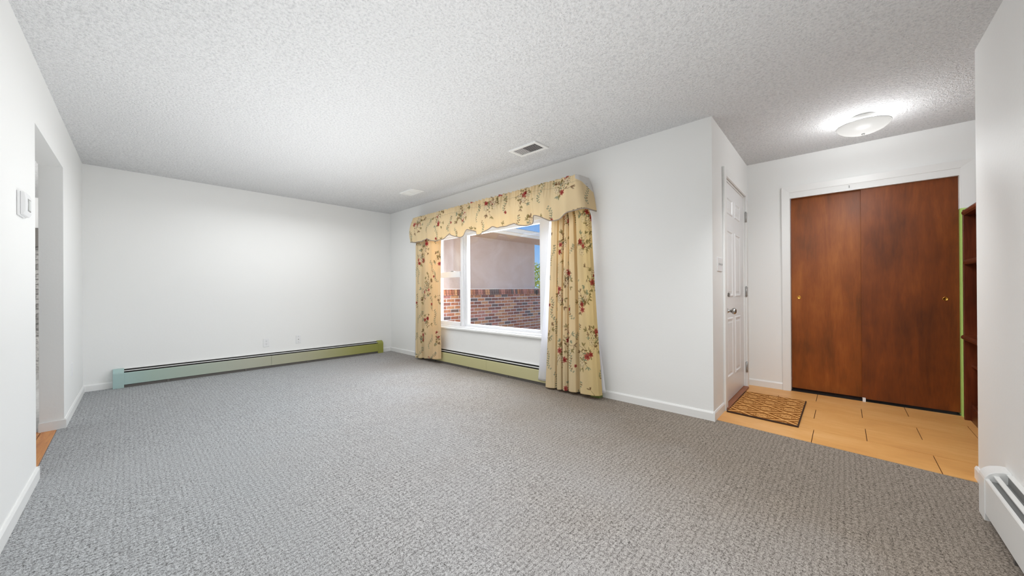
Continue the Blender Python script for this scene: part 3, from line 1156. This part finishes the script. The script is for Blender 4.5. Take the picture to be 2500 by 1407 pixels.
def drape(name, W, label, cat, top, bot, z0, z1, knots, seed, m, nu=230, nv=430, paint=True, squeeze=0.0, hem=None, voff=0.0, pinch=(0.0, 0.0), tint=None, tint_from=0.0):
    t, o = fold_curve(knots, nu)
    w = np.linspace(0, 1, nv)[None, :]
    s0 = bot[0] + (top[0] - bot[0]) * w
    s1 = bot[1] + (top[1] - bot[1]) * w
    T = t[:, None]
    # folds tighten towards the heading
    mid = np.mean(o)
    O = mid + (o[:, None] - mid) * (1.0 - squeeze * w) + (0.002 * np.sin(w * 5 + T * 17) if paint else 0)
    pin = np.clip((z0 + (z1 - z0) * w - 1.77) / 0.26, 0, 1)
    s0 = s0 + pinch[0] * pin
    s1 = s1 + pinch[1] * pin
    S = s0 + (s1 - s0) * T + 0.006 * np.sin(w * 4.0 + T * 9.0)
    zb = z0 + (hem(t)[:, None] if hem is not None else 0)
    Z = zb + (z1 - zb) * w
    dzs = np.interp(S, [k[0] for k in W.tab], [k[1] for k in W.tab])
    X = W.a.x + W.d.x * S + W.n.x * O
    Y = W.a.y + W.d.y * S + W.n.y * O
    P = np.stack([X, Y, Z + dzs], -1)
    cols = None
    if paint:
        ds = np.hypot(np.diff(S[:, 0]), np.diff(O[:, 0]) * 1.0)
        U = np.concatenate([[0], np.cumsum(ds)])[:, None] * np.ones_like(Z)
        cols = paint_floral(U + 0.05, Z + voff, seed)
        if tint is not None:
            cols = cols * (1 + (np.array(tint) - 1) * np.clip((T - tint_from) / (1 - tint_from), 0, 1)[..., None])
    o_ = grid_object(name, P, cols, m)
    sd = o_.modifiers.new('cloth_thickness', 'SOLIDIFY')
    sd.thickness = 0.0012
    tag(o_, label, cat)
    return o_


KR = [(0, .100), (.04, .138), (.12, .146), (.19, .132), (.212, .104), (.235, .104), (.25, .140), (.29, .160), (.335, .148), (.348, .104), (.362, .104), (.376, .145), (.42, .158), (.452, .142), (.466, .104), (.480, .106), (.496, .150), (.55, .162), (.615, .156), (.640, .112), (.680, .104), (.695, .160), (.76, .165), (.84, .156), (.90, .163), (.97, .146), (1, .104)]
KL = [(0, .104), (.05, .146), (.10, .140), (.125, .106), (.15, .148), (.22, .156), (.28, .138), (.32, .106), (.41, .104), (.435, .150), (.50, .162), (.60, .150), (.66, .156), (.72, .136), (.80, .160), (.90, .152), (.96, .140), (1, .104)]
KS = [(k / 14, .083 + (.007 if k % 2 else 0)) for k in range(15)]
drape('sheer_curtain', WW, 'white sheer curtain hanging behind the entry-side floral curtain', 'curtain', (3.62, 4.02), (3.425, 4.25), 0.062, 2.03, KS, 5, MT['sheer'], 120, 60, paint=False)
drape('sheer_curtain', WW, 'white sheer curtain peeking out beside the far floral curtain', 'curtain', (1.02, 1.48), (0.905, 1.46), 0.05, 2.03, KS, 6, MT['sheer'], 120, 60, paint=False, pinch=(0.12, 0))
cr = drape('curtain', WW, 'wide floral curtain panel with deep folds, on the entry side of the window', 'curtain', (3.665, 4.11), (3.545, 4.225), 0.016, 2.03, KR, 11, MT['cloth'], 340, 430, tint=(0.97, 0.93, 0.72), tint_from=0.55, squeeze=0.18, hem=lambda t: 0.03 * t, pinch=(0, -0.07))
cl2 = drape('curtain', WW, 'narrow floral curtain panel at the far side of the window', 'curtain', (1.03, 1.665), (1.00, 1.642), 0.020, 2.03, KL, 23, MT['cloth'], 300, 430, tint=(1.0, 0.92, 0.86), tint_from=0.1, squeeze=0.12, hem=lambda t: 0.055 * t, pinch=(0.11, 0))
for par, a, c in ((cr, 3.66, 3.98), (cl2, 1.14, 1.62)):
    rod = B()
    tube(rod, [WW.pt(a + (c - a) * k / 6, 2.045, 0.125) for k in range(7)], 0.006, 8)
    wbox(rod, WW, a + .05, a + .065, 2.035, 2.055, 0.0, 0.13)
    wbox(rod, WW, c - .065, c - .05, 2.035, 2.055, 0.0, 0.13)
    obj('curtain_rod', rod, MT['white_metal'], par)

# ---------------------------------------------------------------- valance
SCAL = [(0.95, 1.885), (1.05, 1.825), (1.183, 1.801), (1.33, 1.806), (1.466, 1.831), (1.56, 1.790), (1.664, 1.772), (1.80, 1.775), (1.894, 1.786), (1.945, 1.825), (1.975, 1.844), (2.06, 1.806), (2.213, 1.764), (2.304, 1.783), (2.335, 1.83), (2.36, 1.852), (2.45, 1.830), (2.545, 1.80), (2.56, 1.760), (2.60, 1.752), (2.719, 1.775), (2.844, 1.827), (2.90, 1.806), (2.949, 1.800), (3.08, 1.802), (3.176, 1.822), (3.27, 1.785), (3.375, 1.766), (3.455, 1.782), (3.468, 1.83), (3.475, 1.862), (3.53, 1.852), (3.597, 1.826), (3.70, 1.775), (3.768, 1.765), (3.82, 1.770), (3.856, 1.788), (3.93, 1.825), (4.023, 1.842), (4.12, 1.818)]
nu, nv = 780, 84
# path: return from the wall, across the front, return to the wall
path = []
for k in range(nu):
    q = k / (nu - 1)
    D = 3.0 + 0.36
    dist = q * D
    if dist < 0.17:
        path.append((1.075 - 0.03 * (dist / .17), dist * 1.16, 0.0))
    elif dist < 0.17 + 3.02:
        path.append((1.045 + (dist - 0.17) / 3.02 * 2.985, 0.198, 1.0))
    else:
        d_ = (dist - 3.19) / 0.17
        path.append((4.03 + 0.015 * d_, 0.198 * (1 - d_), 0.0))
S1 = np.array([p[0] for p in path])[:, None]
O1 = np.array([p[1] for p in path])[:, None]
FR = np.array([p[2] for p in path])
ker = np.ones(15) / 15
O1[:, 0] = np.convolve(np.pad(O1[:, 0], 7, mode='edge'), ker, 'valid')
S1[:, 0] = np.convolve(np.pad(S1[:, 0], 7, mode='edge'), ker, 'valid')
FRs = np.convolve(np.pad(FR, 7, mode='edge'), ker, 'valid')[:, None]
W_ = np.linspace(0, 1, nv)[None, :]          # 0 hem, 1 top
zh = np.interp(S1[:, 0], [p[0] for p in SCAL], [p[1] for p in SCAL])
ker2 = np.ones(7) / 7
zh = np.convolve(np.pad(zh, 3, mode='edge'), ker2, 'valid')[:, None]
ZT = 2.187 + 0.004 * np.sin(S1 * 90) * FRs
Zv = zh + (ZT - zh) * W_
gat = np.clip(np.interp(S1, [1.0, 1.9, 2.3, 3.5, 3.75, 4.1], [0.15, 0.5, 1.0, 1.0, 0.45, 0.2]), 0, 1) * FRs
rip = 0.0055 * np.sin(S1 * 150 + 2 * np.sin(S1 * 17)) + 0.004 * np.sin(S1 * 87 + 1)
shir = gat * rip * np.clip((W_ - 0.55) / 0.45, 0, 1) ** 0.7 * 2.0
soft = FRs * (0.010 * np.sin(S1 * 21 + 1.2) + 0.006 * np.sin(S1 * 47)) * (1 - 0.55 * W_)
bulge = 0.03 * np.sin(np.clip(W_, 0, 1) * math.pi) * np.interp(S1, [1.0, 1.25, 3.9, 4.1], [1.6, .45, .45, 1.0]) + 0.012 * (1 - W_)
step = 0.020 / (1 + np.exp(-(S1 - 3.472) * 260)) + 0.016 / (1 + np.exp(-(S1 - 2.556) * 300)) - 0.02 / (1 + np.exp(-(S1 - 2.85) * 40))
step = step * FRs * np.clip(1.15 - W_ * 0.8, 0, 1)
Ov = O1 + (shir + soft + step) * 1.0 + bulge * (0.4 + 0.6 * FRs)
Ov = np.maximum(Ov, 0.002)
# the far end puffs out sideways
Sv = S1 - 0.10 * np.clip((1.22 - S1) / 0.22, 0, 1) * np.sin(np.clip(0.95 - W_, 0, 1) * 1.7) + 0.02 * np.clip((S1 - 3.95) / 0.12, 0, 1) * np.sin(W_ * math.pi)
Sv = Sv + 0.085 * (1 - W_) * np.clip((S1 - 3.90) / 0.13, 0, 1) ** 2
hemline = np.abs(W_ - 0.80) < 0.008
dzs = np.interp(Sv, [k[0] for k in WW.tab], [k[1] for k in WW.tab])
Pv = np.stack([WW.a.x + WW.d.x * Sv + WW.n.x * Ov, WW.a.y + WW.d.y * Sv + WW.n.y * Ov, Zv + dzs], -1)
Uv = np.cumsum(np.concatenate([[0], np.hypot(np.diff(S1[:, 0]), np.diff(O1[:, 0]))]))[:, None] * np.ones_like(Zv)
Uv = Uv * (1.0 + 0.0 * Zv)
cv_ = paint_floral(Uv, Zv + 0.03, 41)
cv_[np.broadcast_to(hemline & (FRs > 0.5), Zv.shape)] *= 0.86
# bleached top corner of the entry-side return
ble = (Uv > 3.13) & (W_ > 0.60 + (3.30 - Uv) * 1.6)
g_ = cv_.mean(-1, keepdims=True)
cv_ = np.where(ble[..., None], 0.35 * g_ + 0.58, cv_)
val = grid_object('valance', Pv, cv_, MT['cloth'])
sd = val.modifiers.new('cloth_thickness', 'SOLIDIFY')
sd.thickness = 0.002
tag(val, 'gathered floral valance with scalloped corded hem along the top of the window', 'valance')
tb = B()
tube(tb, [Vector(Pv[i, 0]) for i in range(0, nu, 3)], 0.0055, 6)
obj('piping', tb, MT['piping'], val, True)
rod = B()
wbox(rod, WW, 1.12, 3.99, 2.13, 2.165, 0.160, 0.167)
wbox(rod, WW, 1.12, 1.127, 2.13, 2.165, 0.0, 0.167)
wbox(rod, WW, 3.983, 3.99, 2.13, 2.165, 0.0, 0.167)
obj('valance_rod', rod, MT['white_metal'], val)

# ================================================================ outside: the wing across the yard
YW, XE = 5.30, 6.49
struct('ground', box(B(), 3.33, 40, -25, 45, -0.45, -0.30), MT['soil'], 'bare ground of the yard')
ew = struct('wall_exterior', box(B(), 3.40, XE, YW, YW + 0.25, 1.083, 2.17), MT['stucco'], 'tan stucco house wing above a brick base')
obj('mortar_bed', box(B(), 3.40, XE + 0.09, YW - 0.083, YW + 0.24, -0.30, 1.055), MT['mortar'], ew)
obj('flashing', box(B(), 3.40, XE + .02, YW - 0.105, YW, 1.078, 1.090), MT['fascia'], ew)
rb = random.Random(5)


def brick_mesh(name, L, h, d, mats, bank):
    out = []
    for i, m in enumerate(mats):
        bm = box(B(), 0, L, 0, d, 0, h)
        me = bpy.data.meshes.new(name)
        bmesh.ops.recalc_face_normals(bm, faces=bm.faces)
        bm.to_mesh(me)
        bm.free()
        me.materials.append(m)
        out.append(me)
    return out


PIT, LEN, JT = 0.0635, 0.187, 0.0115
whole = brick_mesh('brick', LEN - JT, PIT - JT, 0.05, MT['bricks'], None)
half = brick_mesh('brick', LEN / 2 - JT, PIT - JT, 0.05, MT['bricks'], None)
rowl = brick_mesh('brick', PIT - JT, 0.112, 0.10, MT['bricks'], None)
z = 0.966 - PIT + JT
row = 0
while row < 11:
    x = 3.42 + (LEN / 2 if row % 2 else 0)
    if row % 2:
        o = link('brick', rb.choice(half), ew)
        o.location = (3.42, YW - 0.086, z)
    while x + LEN * .5 < XE + 0.12:
        me = rb.choice(whole if x + LEN < XE + 0.14 else half)
        o = link('brick', me, ew)
        o.location = (x, YW - 0.086 + rb.uniform(-.002, .002), z)
        x += LEN
    z -= PIT
    row += 1
x = 3.42
while x < XE + 0.08:
    o = link('brick', rb.choice(rowl), ew)
    o.location = (x, YW - 0.112, 0.972)
    o.rotation_euler = (-0.10, 0, 0)
    x += PIT
b_ = B()
zr = z + 0.0
for k in range(9):
    x = 3.42 - (LEN / 2 if k % 2 else 0)
    while x < XE + .02:
        box(b_, max(3.42, x), min(XE + .1, x + LEN - JT), YW - 0.086, YW - 0.04, zr, zr + PIT - JT)
        x += LEN
    zr -= PIT
lowb = obj('lower_bricks', b_, MT['bricks'][0], ew)
lowb['kind'] = 'stuff'
# eaves
ev = struct('trim_2', box(B(), 3.35, XE + 0.72, 4.62, 4.665, 2.112, 2.165), MT['fascia'], 'white fascia and gutter along the wing eaves')
obj('gutter', box(B(), 3.35, XE + 0.74, 4.58, 4.62, 2.158, 2.224), MT['fascia'], ev)
obj('drip_edge', box(B(), 3.35, XE + 0.75, 4.565, 4.63, 2.224, 2.235), MT['fascia'], ev)
obj('soffit', box(B(), 3.35, XE + 0.70, 4.665, YW + .01, 2.118, 2.135), MT['soffit'], ev)
bm = B()
vs = [bm.verts.new(p) for p in ((3.35, 4.60, 2.236), (XE + .74, 4.60, 2.236), (XE + .74, 8.6, 3.05), (3.35, 8.6, 3.05))]
bm.faces.new(vs)
bm.faces.ensure_lookup_table()
r_ = bmesh.ops.extrude_face_region(bm, geom=bm.faces[:])
for v in r_['geom']:
    if isinstance(v, bmesh.types.BMVert):
        v.co.z += 0.012
struct('roof', bm, MT['roof'], 'brown shingled roof of the wing')
bm = B()
lathe(bm, [(0, .028), (.012, .028), (.020, .0), (.026, -.05), (.016, -.085), (0, -.09)], Matrix.Translation((6.40, YW - 0.135, 1.03)), 10)
box(bm, 6.392, 6.408, YW - 0.135, YW - 0.08, 1.02, 1.04)
fx_ = tag(obj('wall_fixture', bm, MT['iron']), 'small black fixture on the brick ledge outside, near the end of the wing', 'fixture')

# a shrub beyond the end of the wing
sh = thing('shrub', 'yellow-green shrub outside, beyond the end of the brick and stucco wing', 'shrub', (10.75, 8.7, -0.30))
tk = B()
for k in range(7):
    a = k * 0.9
    tube(tk, [Vector((10.75 + .05 * math.cos(a), 8.7 + .05 * math.sin(a), -0.31)), Vector((10.75 + .3 * math.cos(a), 8.7 + .3 * math.sin(a), 0.7)), Vector((10.75 + .55 * math.cos(a), 8.7 + .55 * math.sin(a), 1.7))], 0.02, 6)
obj('stem', tk, MT['bark'], sh)
for nm, m, sd_, n_ in (('foliage', MT['leaf'], 1, 2600), ('foliage', MT['leaf2'], 2, 1400)):
    rg = random.Random(sd_)
    bm = B()
    for k in range(n_):
        while True:
            p = Vector((rg.uniform(-1, 1), rg.uniform(-1, 1), rg.uniform(-1, 1)))
            if 0.3 < p.length < 1:
                break
        c = Vector((10.75 + p.x * 0.95, 8.7 + p.y * 0.95, 0.95 + p.z * 1.15))
        a = Vector((rg.gauss(0, 1), rg.gauss(0, 1), rg.gauss(0, .6))).normalized() * 0.05
        b2 = a.cross(Vector((rg.gauss(0, 1), rg.gauss(0, 1), rg.gauss(0, 1)))).normalized() * 0.022
        v = [bm.verts.new(c + q) for q in (a, b2, -a, -b2)]
        bm.faces.new(v)
    o = obj(nm, bm, m, sh)
    o['kind'] = 'stuff'

# ================================================================ fireplace in the next room
fp = thing('fireplace', 'grey brick fireplace wall of the next room, glimpsed through the doorway', 'fireplace', (-1.1, 8.4, 0))
obj('mortar_bed', box(B(), -1.75, -0.50, 8.40, 8.495, 0.55, 1.72), MT['greybrick'][1], fp)
obj('mantel', box(B(), -1.78, -0.49, 8.26, 8.45, 1.72, 1.98), MT['fin'], fp)
obj('hearth', box(B(), -1.8, -0.49, 7.95, 8.49, 0.0, 0.50), MT['greybrick'][2], fp)
obj('hearth_slab', box(B(), -1.82, -0.485, 7.92, 8.49, 0.50, 0.56), MT['greybrick'][0], fp)
gb = brick_mesh('brick', 0.19, 0.060, 0.04, MT['greybrick'], None)
z, row = 0.562, 0
while z < 1.69:
    x = -0.505 - 0.19 - (0.1 if row % 2 else 0)
    while x > -1.70:
        o = link('brick', rb.choice(gb), fp)
        o.location = Vector((x, 8.375 + rb.uniform(-.006, .006), z)) - fp.location
        x -= 0.2
    z += 0.07
    row += 1
